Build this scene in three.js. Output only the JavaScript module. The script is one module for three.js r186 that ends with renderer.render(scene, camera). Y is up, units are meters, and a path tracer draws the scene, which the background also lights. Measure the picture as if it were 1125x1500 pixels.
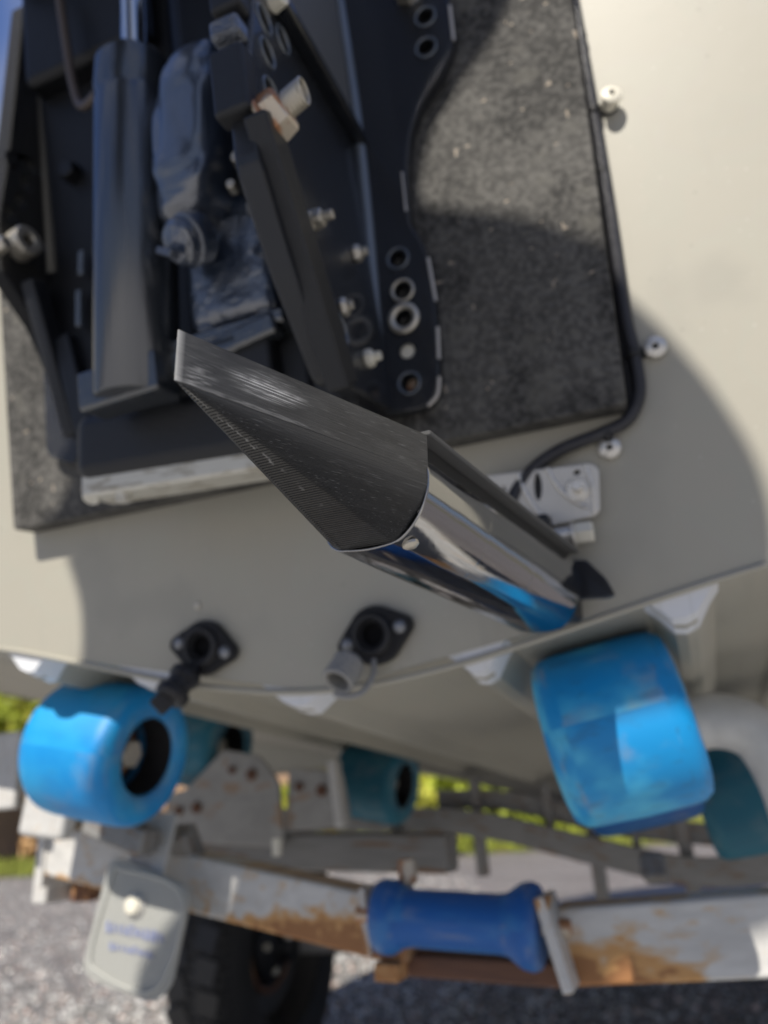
import * as THREE from 'three';
import { RoundedBoxGeometry } from 'three/addons/geometries/RoundedBoxGeometry.js';
import { mergeGeometries, mergeVertices, toCreasedNormals } from 'three/addons/utils/BufferGeometryUtils.js';

// ------------------------------------------------------------------ camera, sky, sun, exposure
const R = Math.PI / 180;
const scene = new THREE.Scene();
const camera = new THREE.PerspectiveCamera(67.34, 768 / 1024, 0.02, 400);
camera.position.set(0, 0.57, 0);
camera.rotation.order = 'YXZ';
camera.rotation.set(21.5 * R, 20 * R, -4 * R);
camera.focus = 0.242;
camera.userData.fStop = 7.4;
camera.updateMatrixWorld();

const SUN = new THREE.Vector3(-0.035, 0.616, 0.787).normalize();
const sunLight = new THREE.DirectionalLight(new THREE.Color(1.0, 0.94, 0.84), 5.0);
sunLight.position.copy(SUN).multiplyScalar(12).add(new THREE.Vector3(-0.3, 0.4, -2));
sunLight.target.position.set(-0.3, 0.4, -2);
sunLight.castShadow = true;
sunLight.shadow.mapSize.set(4096, 4096);
Object.assign(sunLight.shadow.camera, { left: -9, right: 9, top: 9, bottom: -9, near: 0.5, far: 40 });
scene.add(sunLight, sunLight.target);

// value noise
function hash(x, y, z = 0) { let h = Math.imul(x, 374761393) + Math.imul(y, 668265263) + Math.imul(z, 2147483647 ^ 0x5bd1e995); h = Math.imul(h ^ (h >>> 13), 1274126177); return ((h ^ (h >>> 16)) >>> 0) / 4294967296; }
function vnoise(x, y, per = 0, z = 0) {
  const xi = Math.floor(x), yi = Math.floor(y), fx = x - xi, fy = y - yi;
  const w = (q) => per ? ((q % per) + per) % per : q;
  const sx = fx * fx * (3 - 2 * fx), sy = fy * fy * (3 - 2 * fy);
  const a = hash(w(xi), w(yi), z), b = hash(w(xi + 1), w(yi), z), c = hash(w(xi), w(yi + 1), z), d = hash(w(xi + 1), w(yi + 1), z);
  return a + (b - a) * sx + (c - a) * sy + (a - b - c + d) * sx * sy;
}
function fbm(x, y, oct = 4, per = 0, z = 0) { let s = 0, a = 0.5, n = 0; for (let i = 0; i < oct; i++) { s += a * vnoise(x, y, per, z + i * 17); n += a; a *= 0.5; x *= 2; y *= 2; per *= 2; } return s / n; }
let seed = 7;
function rnd() { seed = (Math.imul(seed, 1664525) + 1013904223) >>> 0; return seed / 4294967296; }
const clamp = (x, a = 0, b = 1) => Math.min(b, Math.max(a, x));
const smooth = (a, b, x) => { const t = clamp((x - a) / (b - a)); return t * t * (3 - 2 * t); };
const mix = (a, b, t) => a + (b - a) * t;
const mix3 = (a, b, t) => [mix(a[0], b[0], t), mix(a[1], b[1], t), mix(a[2], b[2], t)];

{ // sky: clear blue with thin cirrus
  const w = 1024, h = 512, data = new Float32Array(w * h * 4);
  for (let j = 0; j < h; j++) {
    const el = ((j + 0.5) / h - 0.5) * Math.PI, se = Math.sin(el);
    for (let i = 0; i < w; i++) {
      const az = ((i + 0.5) / w) * 2 * Math.PI;
      const t = Math.pow(clamp(se), 0.45);
      let c = mix3([0.60, 0.74, 0.92], [0.06, 0.21, 0.74], t);
      const glow = Math.pow(clamp(0.5 + 0.5 * (Math.cos(el) * Math.cos(az - 1.4) * 0.8 + se * 0.6)), 6) * 0.12;
      c = [c[0] + glow, c[1] + glow, c[2] + glow];
      const k = 1 / (0.18 + Math.max(se, 0));
      const px = Math.cos(az) * Math.cos(el) * k * 1.6, py = Math.sin(az) * Math.cos(el) * k * 1.6;
      const wisp = smooth(0.5, 0.78, fbm(px * 1.2 + py * 0.9 + 20, py * 4.2 - px * 2.4 + 40, 5)) * smooth(0.02, 0.25, se);
      c = mix3(c, [1.0, 1.02, 1.08], wisp * 0.75);
      if (se < 0) c = [0.30, 0.28, 0.25];
      const o = (j * w + i) * 4;
      data[o] = c[0] * 0.46; data[o + 1] = c[1] * 0.46; data[o + 2] = c[2] * 0.46; data[o + 3] = 1;
    }
  }
  const sky = new THREE.DataTexture(data, w, h, THREE.RGBAFormat, THREE.FloatType);
  sky.mapping = THREE.EquirectangularReflectionMapping;
  sky.magFilter = sky.minFilter = THREE.LinearFilter;
  sky.wrapS = THREE.RepeatWrapping;
  sky.needsUpdate = true;
  scene.background = sky;
  scene.environment = sky;
}

const renderer = new THREE.WebGLRenderer({ antialias: true });
renderer.setSize(768, 1024);
renderer.toneMapping = THREE.LinearToneMapping;
renderer.toneMappingExposure = 1.04;
renderer.shadowMap.enabled = true;

// ------------------------------------------------------------------ helpers
// transom frame: u to starboard, v up the raked transom, n out of it (aft); millimetres
const RAKE = 11 * R;
const V = new THREE.Vector3(0, Math.cos(RAKE), Math.sin(RAKE)), N = new THREE.Vector3(0, -Math.sin(RAKE), Math.cos(RAKE));
const T0 = new THREE.Vector3(0, 0.57, 0).addScaledVector(N, -0.5);
const T = (u, v, n) => T0.clone().add(new THREE.Vector3(u / 1000, 0, 0)).addScaledVector(V, v / 1000).addScaledVector(N, n / 1000);

const used = {};
function numbered(name) { const k = used[name] = (used[name] ?? -1) + 1; return k ? `${name}_${String(k).padStart(3, '0')}` : name; }
function tag(o, label, category, group) { o.userData.label = label; o.userData.category = category; if (group) o.userData.group = group; return o; }
// a thing bolted to the transom: its geometry is given in (u, v, n) millimetres
function onTransom(name, base, label, category, group) {
  const o = new THREE.Group(); o.name = numbered(name); o.position.copy(T(...base)); o.rotation.x = RAKE; o.base = base;
  scene.add(o); return tag(o, label, category, group);
}
// a thing in the world: geometry in world millimetres
function inWorld(name, base, label, category, group) {
  const o = new THREE.Group(); o.name = numbered(name); o.position.set(base[0] / 1000, base[1] / 1000, base[2] / 1000); o.base = base;
  scene.add(o); return tag(o, label, category, group);
}
function part(root, name, geo, mat, parent = root) {
  const gs = Array.isArray(geo) ? mergeGeometries(geo.map((g) => { const q = g.index ? g.toNonIndexed() : g; for (const k of Object.keys(q.attributes)) if (!['position', 'normal', 'uv'].includes(k)) q.deleteAttribute(k); return q; })) : geo;
  const b = root.base;
  gs.translate(-b[0], -b[1], -b[2]).scale(0.001, 0.001, 0.001);
  const m = new THREE.Mesh(gs, mat); m.name = name; m.castShadow = m.receiveShadow = true; parent.add(m); return m;
}
function struct(name, geo, mat) { const m = new THREE.Mesh(geo, mat); m.name = name; m.userData.kind = 'structure'; m.receiveShadow = true; scene.add(m); return m; }

const v3 = (a) => new THREE.Vector3(...a);
function box(cx, cy, cz, w, h, d, r = 1.2) { return new RoundedBoxGeometry(w, h, d, 2, Math.min(r, w / 2.01, h / 2.01, d / 2.01)).translate(cx, cy, cz); }
function orient(g, p, q, upv = [0, 1, 0]) { // local x -> p..q
  const x = v3(q).sub(v3(p)).normalize(), z = new THREE.Vector3().crossVectors(x, v3(upv)).normalize(), y = new THREE.Vector3().crossVectors(z, x);
  g.applyMatrix4(new THREE.Matrix4().makeBasis(x, y, z));
  const c = v3(p).add(v3(q)).multiplyScalar(0.5); return g.translate(c.x, c.y, c.z);
}
function bar(p, q, h, w, r = 1.5, upv) { return orient(new RoundedBoxGeometry(v3(p).distanceTo(v3(q)), h, w, 2, r), p, q, upv); }
function alongY(g, p, q) { // local y axis, from origin at p to q
  const d = v3(q).sub(v3(p)).normalize();
  g.applyQuaternion(new THREE.Quaternion().setFromUnitVectors(new THREE.Vector3(0, 1, 0), d)); return g.translate(...p);
}
function lathe(profile, p, q, seg = 40, crease = 0.6) { return alongY(toCreasedNormals(new THREE.LatheGeometry(profile.map((a) => new THREE.Vector2(a[0], a[1])), seg), crease), p, q); }
function cyl(p, q, r1, r2 = r1, seg = 24, ch = Math.min(r1, r2) * 0.12) {
  const L = v3(p).distanceTo(v3(q));
  return lathe([[0, 0], [r1 - ch, 0], [r1, ch], [r2, L - ch], [r2 - ch, L], [0, L]], p, q, seg);
}
function tube(pts, r, seg = 80, rs = 12) { return new THREE.TubeGeometry(new THREE.CatmullRomCurve3(pts.map(v3)), seg, r, rs, false); }
function roundPoly(pts, r) { // rounded outline
  const s = new THREE.Shape(), n = pts.length;
  for (let i = 0; i < n; i++) {
    const p = new THREE.Vector2(...pts[i]), a = new THREE.Vector2(...pts[(i + n - 1) % n]), b = new THREE.Vector2(...pts[(i + 1) % n]);
    const rr = Math.min(r, p.distanceTo(a) * 0.45, p.distanceTo(b) * 0.45);
    const p1 = p.clone().add(a.sub(p).setLength(rr)), p2 = p.clone().add(b.sub(p).setLength(rr));
    i ? s.lineTo(p1.x, p1.y) : s.moveTo(p1.x, p1.y);
    s.quadraticCurveTo(p.x, p.y, p2.x, p2.y);
  }
  s.closePath(); return s;
}
function hole(x, y, rx, ry = rx, rot = 0) { const h = new THREE.Path(); h.absellipse(x, y, rx, ry, 0, Math.PI * 2, true, rot); return h; }
function ext(shape, z0, z1, bevel = 1, seg = 8) {
  const d = z1 - z0 - 2 * bevel;
  return new THREE.ExtrudeGeometry(shape, { depth: d, bevelEnabled: true, bevelThickness: bevel, bevelSize: bevel, bevelOffset: -bevel, bevelSegments: 2, curveSegments: seg }).translate(0, 0, z0 + bevel);
}
// plate standing off the transom: shape in (n, v), between u0 and u1
function standing(shape, u0, u1, bevel = 1) { return ext(shape, 0, u1 - u0, bevel).rotateY(-Math.PI / 2).translate(u1, 0, 0); }
function planarUV(g, f) { const p = g.attributes.position, a = new Float32Array(p.count * 2); for (let i = 0; i < p.count; i++) { const t = f(p.getX(i), p.getY(i), p.getZ(i)); a[2 * i] = t[0]; a[2 * i + 1] = t[1]; } g.setAttribute('uv', new THREE.BufferAttribute(a, 2)); return g; }

// textures
const enc = (x) => { x = clamp(x); return 255 * (x <= 0.0031308 ? 12.92 * x : 1.055 * Math.pow(x, 1 / 2.4) - 0.055); };
function colourTex(w, h, f, rx = 1, ry = 1) {
  const d = new Uint8Array(w * h * 4);
  for (let j = 0; j < h; j++) for (let i = 0; i < w; i++) { const c = f(i / w, j / h), o = (j * w + i) * 4; d[o] = enc(c[0]); d[o + 1] = enc(c[1]); d[o + 2] = enc(c[2]); d[o + 3] = 255; }
  const t = new THREE.DataTexture(d, w, h); t.colorSpace = THREE.SRGBColorSpace; return finish(t, rx, ry);
}
function greyTex(w, h, f, rx = 1, ry = 1) {
  const d = new Uint8Array(w * h * 4);
  for (let j = 0; j < h; j++) for (let i = 0; i < w; i++) { const c = 255 * clamp(f(i / w, j / h)), o = (j * w + i) * 4; d[o] = d[o + 1] = d[o + 2] = c; d[o + 3] = 255; }
  return finish(new THREE.DataTexture(d, w, h), rx, ry);
}
function finish(t, rx, ry) { t.wrapS = t.wrapT = THREE.RepeatWrapping; t.magFilter = THREE.LinearFilter; t.minFilter = THREE.LinearMipmapLinearFilter; t.generateMipmaps = true; t.repeat.set(rx, ry); t.needsUpdate = true; return t; }
const std = (c, rough, metal = 0, o = {}) => new THREE.MeshStandardMaterial({ color: new THREE.Color().setRGB(...c), roughness: rough, metalness: metal, ...o });
const phys = (c, rough, o = {}) => new THREE.MeshPhysicalMaterial({ color: new THREE.Color().setRGB(...c), roughness: rough, ...o });

// ------------------------------------------------------------------ materials
const fineNoise = greyTex(512, 512, (u, v) => fbm(u * 64, v * 64, 4, 64));
const dustNoise = greyTex(512, 512, (u, v) => 0.35 + 0.45 * fbm(u * 10, v * 10, 5, 10, 3));
const paintMap = colourTex(1024, 1024, (u, v) => {
  const m = 0.97 + 0.07 * (fbm(u * 6, v * 6, 4, 6) - 0.5); let c = [0.42 * m, 0.40 * m, 0.335 * m];
  const dot = (n, z, r, p) => { const xi = Math.floor(u * n), yi = Math.floor(v * n); if (hash(xi, yi, z) > p) return 0; const rr = r * (0.4 + 0.6 * hash(xi, yi, z + 3)); const d = Math.hypot(u * n - xi - 0.25 - 0.5 * hash(xi, yi, z + 1), v * n - yi - 0.25 - 0.5 * hash(xi, yi, z + 2)); return 1 - smooth(rr * 0.5, rr, d); };
  c = mix3(c, [0.56, 0.55, 0.5], 0.75 * dot(110, 9, 0.16, 0.05)); c = mix3(c, [0.28, 0.265, 0.22], 0.5 * dot(70, 29, 0.2, 0.03));
  c = mix3(c, [0.30, 0.285, 0.25], 0.35 * smooth(0.58, 0.8, fbm(u * 70, v * 3, 4, 0, 33)) * smooth(0.4, 0.7, fbm(u * 5, v * 5, 3, 5, 44)));
  return mix3(c, [0.33, 0.315, 0.27], 0.45 * smooth(0.62, 0.85, fbm(u * 9 + 3, v * 9, 4, 9, 15)));
});
const paint = phys([1, 1, 1], 0.5, { map: paintMap, bumpMap: fineNoise, bumpScale: 0.00006, clearcoat: 0.15, clearcoatRoughness: 0.4 });
const hullPaint = phys([1, 1, 1], 0.45, { map: paintMap });
const whiteSeal = std([1, 1, 1], 0.45, 0, { map: colourTex(64, 64, (u, v) => mix3([0.74, 0.76, 0.79], [0.46, 0.44, 0.40], smooth(0.42, 0.75, fbm(u * 5, v * 5, 4)))) });
const padMap = colourTex(1024, 1024, (u, v) => {
  const g = smooth(0.25, 0.8, fbm(u * 120, v * 120, 3, 120)), b = fbm(u * 9, v * 9, 5, 9, 5), k = 0.024 + 0.062 * g + 0.04 * smooth(0.4, 0.7, b);
  let c = [k * 1.02, k * 0.98, k * 0.9];
  const sp = smooth(0.72, 0.9, vnoise(u * 60, v * 60, 60, 31)) * (hash(Math.floor(u * 60), Math.floor(v * 60), 6) > 0.955 ? 1 : 0);
  c = mix3(c, [0.45, 0.38, 0.3], sp * 0.8);
  const sm = smooth(0.66, 0.8, fbm(u * 14 + 3, v * 14, 3, 14, 8)); return mix3(c, [0.12, 0.115, 0.10], sm * 0.5);
});
const padBlack = std([1, 1, 1], 0.8, 0, { map: padMap, bumpMap: greyTex(512, 512, (u, v) => fbm(u * 80, v * 80, 3, 80)), bumpScale: 0.0008 });
const gloss = phys([0.006, 0.0075, 0.011], 0.42, { roughnessMap: dustNoise, ior: 1.5, clearcoat: 0.5, clearcoatRoughness: 0.08, bumpMap: dustNoise, bumpScale: 0.0006 });
const innerBlack = phys([0.003, 0.0035, 0.005], 0.5, { bumpMap: dustNoise, bumpScale: 0.001 });
const sheenGrey = phys([0.13, 0.13, 0.125], 0.4, { ior: 1.6, bumpMap: fineNoise, bumpScale: 0.0003 });
const satin = phys([0.013, 0.0142, 0.017], 0.42, { ior: 1.5, bumpMap: fineNoise, bumpScale: 0.0003 });
const streakBlack = phys([0.020, 0.024, 0.030], 0.3, { ior: 2.2, roughnessMap: greyTex(256, 256, (u, v) => 0.45 + 0.55 * fbm(u * 24, v * 4, 4)), bumpMap: greyTex(256, 256, (u, v) => fbm(u * 24, v * 4, 4, 0)), bumpScale: 0.0005 });
const wrinkled = phys([0.032, 0.046, 0.076], 0.3, { ior: 2.2, clearcoat: 1, clearcoatRoughness: 0.16, bumpMap: greyTex(256, 256, (u, v) => fbm(u * 6, v * 8, 4)), bumpScale: 0.003 });
const wornGlintPaint = phys([0.10, 0.12, 0.15], 0.3, { ior: 2, roughnessMap: dustNoise, bumpMap: dustNoise, bumpScale: 0.0008 });  // pale tone for worn hole rims and for painted highlights
const glintBright = std([0.55, 0.52, 0.48], 0.4, 0.4);
const zinc = std([0.62, 0.58, 0.5], 0.35, 0.85, { roughnessMap: dustNoise }); zinc.roughness = 0.8;
const zincRusty = std([1, 1, 1], 0.55, 0.55, { map: colourTex(128, 128, (u, v) => mix3([0.66, 0.58, 0.47], [0.48, 0.24, 0.12], smooth(0.45, 0.65, fbm(u * 6, v * 6, 4, 6, 2)))) });
const creamBolt = std([0.78, 0.74, 0.62], 0.5, 0.1);
const stainless = std([0.74, 0.71, 0.65], 0.3, 0.6, { roughnessMap: dustNoise, bumpMap: dustNoise, bumpScale: 0.0003 }); stainless.roughness = 0.55;
const chromeM = std([0.38, 0.38, 0.385], 0.1, 1, { roughnessMap: greyTex(512, 512, (u, v) => 0.55 + 0.45 * Math.max(smooth(0.4, 0.75, fbm(u * 14, v * 30, 5, 0, 4)), 2.2 * smooth(0.70, 0.8, vnoise(u * 90, v * 90, 0, 8)))), bumpMap: greyTex(256, 256, (u, v) => fbm(u * 3, v * 3, 2)), bumpScale: 0.00008 });
const chromeRod = std([0.75, 0.74, 0.72], 0.12, 1);
const rubber = std([0.018, 0.018, 0.02], 0.5, 0, { bumpMap: fineNoise, bumpScale: 0.0003 });
const dullPipe = std([0.10, 0.08, 0.068], 0.5, 0.2);
const paleTube = std([1, 1, 1], 0.5, 0.1, { map: colourTex(128, 64, (u, v) => { const g = 0.62 + 0.2 * (fbm(u * 20, v * 8, 4) - 0.5); return [g, g, g * 0.98]; }) });
const dullSteel = std([0.26, 0.27, 0.29], 0.4, 0.6);
const socketDark = std([0.003, 0.003, 0.004], 1);
const blackPlastic = phys([0.014, 0.014, 0.016], 0.38, { bumpMap: fineNoise, bumpScale: 0.0003 });
const greyPlastic = std([0.30, 0.295, 0.28], 0.5);
const cableMat = phys([0.03, 0.03, 0.036], 0.36, { bumpMap: fineNoise, bumpScale: 0.0004 });
const anodeMat = std([1, 1, 1], 0.5, 0.35, { map: colourTex(256, 64, (u, v) => mix3([0.66, 0.64, 0.57], [0.40, 0.36, 0.28], smooth(0.5, 0.75, fbm(u * 14, v * 5, 4)))) });
function rollerTex(base, worn, sd, amt) {
  return colourTex(512, 256, (u, v) => {
    let c = mix3(base, [base[0] * 0.7, base[1] * 0.8, base[2] * 0.85], fbm(u * 8, v * 6, 4, 0, sd));
    c = mix3(c, worn, amt * smooth(0.42, 0.75, fbm(u * 9 + 4, v * 8, 5, 0, sd + 3)));
    c = mix3(c, [0.33, 0.34, 0.33], amt * (0.5 * smooth(0.52, 0.85, fbm(u * 15, v * 16, 6, 0, sd + 7)) + 0.5 * (smooth(0.25, 0.14, v) + smooth(0.78, 0.9, v)) * fbm(u * 20, v * 9, 4, 0, sd + 5)));
    return mix3(c, [0.04, 0.07, 0.12], 0.22 * amt * smooth(0.55, 0.8, fbm(u * 60, v * 30, 5, 0, sd + 11)));
  });
}
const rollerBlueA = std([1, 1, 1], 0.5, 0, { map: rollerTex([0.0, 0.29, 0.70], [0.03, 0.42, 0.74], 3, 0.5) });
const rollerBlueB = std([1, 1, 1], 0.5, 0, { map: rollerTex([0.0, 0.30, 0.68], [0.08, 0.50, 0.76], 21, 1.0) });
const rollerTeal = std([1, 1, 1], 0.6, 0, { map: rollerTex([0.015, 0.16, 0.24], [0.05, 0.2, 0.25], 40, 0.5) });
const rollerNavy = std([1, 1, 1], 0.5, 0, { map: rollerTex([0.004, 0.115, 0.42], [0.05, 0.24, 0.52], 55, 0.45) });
// galvanised steel, rust towards the lower edge and one end (own wear, not shade)
function galvTex(sd, rustAt) {
  return colourTex(512, 128, (u, v) => {
    const g = 0.58 + 0.18 * (fbm(u * 40, v * 10, 4, 0, sd) - 0.5) + 0.1 * (fbm(u * 5, v * 2, 3, 0, sd + 5) - 0.5);
    let c = [g, g * 0.985, g * 0.95];
    const k = rustAt(u, v) + (fbm(u * 45, v * 7, 6, 0, sd + 9) - 0.5) * 1.5;
    c = mix3(c, [0.56, 0.40, 0.24], 0.7 * smooth(0.12, 0.45, k)); c = mix3(c, [0.56, 0.31, 0.12], smooth(0.35, 0.75, k)); return mix3(c, [0.30, 0.13, 0.05], 0.85 * smooth(0.75, 1.15, k + 0.5 * (fbm(u * 90, v * 16, 4, 0, sd + 2) - 0.5)));
  });
}
const galvLeft = std([1, 1, 1], 0.55, 0.15, { map: galvTex(5, (u, v) => 1.05 * (1 - smooth(0.0, 0.2 + 0.8 * smooth(0.5, 0.9, u), v)) * (0.5 + 0.85 * smooth(0.5, 0.85, u))) });
const galvRight = std([1, 1, 1], 0.55, 0.15, { map: galvTex(15, (u, v) => (1 - smooth(0.0, 0.85, v)) * (-0.12 + 1.5 * (1 - smooth(0.06, 0.19, u)))) });
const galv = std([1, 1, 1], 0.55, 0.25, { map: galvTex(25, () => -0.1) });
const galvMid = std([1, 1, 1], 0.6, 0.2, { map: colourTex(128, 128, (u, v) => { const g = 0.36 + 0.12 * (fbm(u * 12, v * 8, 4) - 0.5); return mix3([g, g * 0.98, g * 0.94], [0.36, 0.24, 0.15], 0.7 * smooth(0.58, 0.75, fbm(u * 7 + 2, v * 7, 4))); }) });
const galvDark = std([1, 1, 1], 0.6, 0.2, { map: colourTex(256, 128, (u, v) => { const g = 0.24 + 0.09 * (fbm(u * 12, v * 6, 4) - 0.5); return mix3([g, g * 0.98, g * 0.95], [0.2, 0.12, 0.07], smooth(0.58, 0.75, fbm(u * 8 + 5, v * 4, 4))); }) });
const rust = std([1, 1, 1], 0.85, 0, { map: colourTex(256, 128, (u, v) => mix3([0.15, 0.075, 0.05], [0.42, 0.22, 0.10], smooth(0.45, 0.72, fbm(u * 14, v * 7, 4)))) });
const rustDark = std([1, 1, 1], 0.9, 0, { map: colourTex(128, 64, (u, v) => mix3([0.11, 0.06, 0.045], [0.2, 0.1, 0.06], fbm(u * 9, v * 5, 4))) });
const orangeRust = std([1, 1, 1], 0.85, 0, { map: colourTex(128, 128, (u, v) => mix3([0.52, 0.30, 0.13], [0.34, 0.13, 0.04], fbm(u * 7, v * 7, 4))) });
const printBlack = phys([1, 1, 1], 0.36, { vertexColors: true, ior: 1.62, roughnessMap: dustNoise, bumpMap: fineNoise, bumpScale: 0.0 }); printBlack.roughness = 0.55;
const printCover = std([0.085, 0.085, 0.083], 0.55, 0, { bumpMap: greyTex(16, 256, (u, v) => 0.5 + 0.5 * Math.sin(v * 2 * Math.PI * 32)), bumpScale: 0.0001 });

// ------------------------------------------------------------------ ground
{
  const S = 2048;
  const cell = (x, y, per, z) => { // distance to nearest pebble + its id
    const xi = Math.floor(x), yi = Math.floor(y); let best = 9, id = 0;
    for (let a = -1; a <= 1; a++) for (let b = -1; b <= 1; b++) {
      const cx = ((xi + a) % per + per) % per, cy = ((yi + b) % per + per) % per;
      const d = Math.hypot(xi + a + hash(cx, cy, z) - x, yi + b + hash(cx, cy, z + 1) - y);
      if (d < best) { best = d; id = hash(cx, cy, z + 2); }
    }
    return [best, id];
  };
  const N1 = 1024;
  const gmap = colourTex(N1, N1, (u, v) => {
    const [d, id] = cell(u * 96, v * 96, 96, 2), k = 0.17 + 0.30 * id * id * (1 - smooth(0.3, 0.65, d));
    const pink = hash(Math.floor(id * 9999), 3) > 0.8 ? 1 : 0, m = 0.8 + 0.4 * fbm(u * 5, v * 5, 4, 5);
    return [k * m * (pink ? 1.3 : 1.08), k * m * (pink ? 0.98 : 1), k * m * (pink ? 0.84 : 0.92)];
  });
  const gb = greyTex(N1, N1, (u, v) => 1 - cell(u * 96, v * 96, 96, 2)[0]);
  for (const t of [gmap, gb]) t.repeat.set(300 / 1.3, 300 / 1.3);
  const g = new THREE.PlaneGeometry(300, 300).rotateX(-Math.PI / 2);
  struct('ground', g, std([1, 1, 1], 0.75, 0, { map: gmap, bumpMap: gb, bumpScale: 0.006 }));
  struct('added_bounce_slab', new THREE.BoxGeometry(16, 0.02, 12).translate(-0.5, 0.004, 4.4), std([1, 1, 1], 0.85, 0, { map: colourTex(256, 256, (u, v) => { const k = 0.44 + 0.12 * (fbm(u * 10, v * 10, 5, 10) - 0.5); return [k, k * 0.985, k * 0.955]; }, 6, 4) }));  // unseen pale slab added to bounce light up under the hull
  // loose pale stones lying on it
  const stone = new THREE.IcosahedronGeometry(1, 0), p = stone.attributes.position;
  for (let i = 0; i < p.count; i++) { const k = 0.8 + 0.4 * hash(Math.round(p.getX(i) * 50), Math.round(p.getY(i) * 50), Math.round(p.getZ(i) * 50)); p.setXYZ(i, p.getX(i) * k, p.getY(i) * k * 0.7, p.getZ(i) * k); }
  stone.computeVertexNormals();
  const n = 44000, im = new THREE.InstancedMesh(stone, std([1, 1, 1], 0.22), n), M = new THREE.Matrix4(), q = new THREE.Quaternion(), e = new THREE.Euler(), col = new THREE.Color();
  for (let i = 0; i < n; i++) {
    const near = i % 5 < 2, z = near ? -2.1 - rnd() * 2.8   : -2.0 - Math.pow(rnd(), 1.9) * 8.5, x = near ? -2.2 + rnd() * 3.2 : -0.75 * -z + (rnd() - 0.5) * (1.6 + -z * 0.7), s = 0.004 + 0.010 * rnd() * rnd();
    e.set(rnd() * 6, rnd() * 6, rnd() * 6); q.setFromEuler(e);
    M.compose(new THREE.Vector3(x, s * 0.4, z), q, new THREE.Vector3(s, s, s)); im.setMatrixAt(i, M);
    const b = 0.14 + 0.78 * Math.pow(rnd(), 2), pk = rnd() > 0.85; col.setRGB(b * (pk ? 1.15 : 1), b * (pk ? 0.9 : 0.98), b * (pk ? 0.78 : 0.93)); im.setColorAt(i, col);
  }
  im.name = 'gravel'; im.userData = { kind: 'stuff', label: 'pale loose gravel stones scattered over the grey ground', category: 'gravel' }; im.castShadow = im.receiveShadow = true; scene.add(im);
}
// verge beyond the gravel
{
  const vm = colourTex(256, 256, (u, v) => mix3([0.13, 0.17, 0.03], [0.26, 0.17, 0.09], smooth(0.4, 0.62, fbm(u * 12, v * 12, 4, 12))), 30, 3);
  const verge = struct('grass_verge', new THREE.PlaneGeometry(60, 5).rotateX(-Math.PI / 2).translate(-6, 0.008, -13.5), std([1, 1, 1], 0.95, 0, { map: vm }));
  const blade = new THREE.BufferGeometry(); blade.setAttribute('position', new THREE.Float32BufferAttribute([-0.012, 0, 0, 0.012, 0, 0, 0.02, 0.16, 0.03], 3)); blade.computeVertexNormals();
  const n = 22000, im = new THREE.InstancedMesh(blade, std([1, 1, 1], 0.8, 0, { side: THREE.DoubleSide }), n), M = new THREE.Matrix4(), q = new THREE.Quaternion(), c = new THREE.Color();
  for (let i = 0; i < n; i++) {
    q.setFromEuler(new THREE.Euler((rnd() - 0.5) * 0.8, rnd() * 6.3, (rnd() - 0.5) * 0.8)); const s = 0.6 + rnd() * 1.4;
    M.compose(new THREE.Vector3(-22 + rnd() * 27, 0.008, -11.2 - rnd() * 4.6), q, new THREE.Vector3(s, s, s)); im.setMatrixAt(i, M);
    const k = 0.7 + 0.6 * rnd(); c.setRGB(0.24 * k, 0.27 * k, 0.045 * k); im.setColorAt(i, c);
  }
  im.name = 'grass'; im.userData = { kind: 'stuff', label: 'yellow green grass on the verge beyond the gravel', category: 'grass' }; scene.add(im);
}
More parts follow.
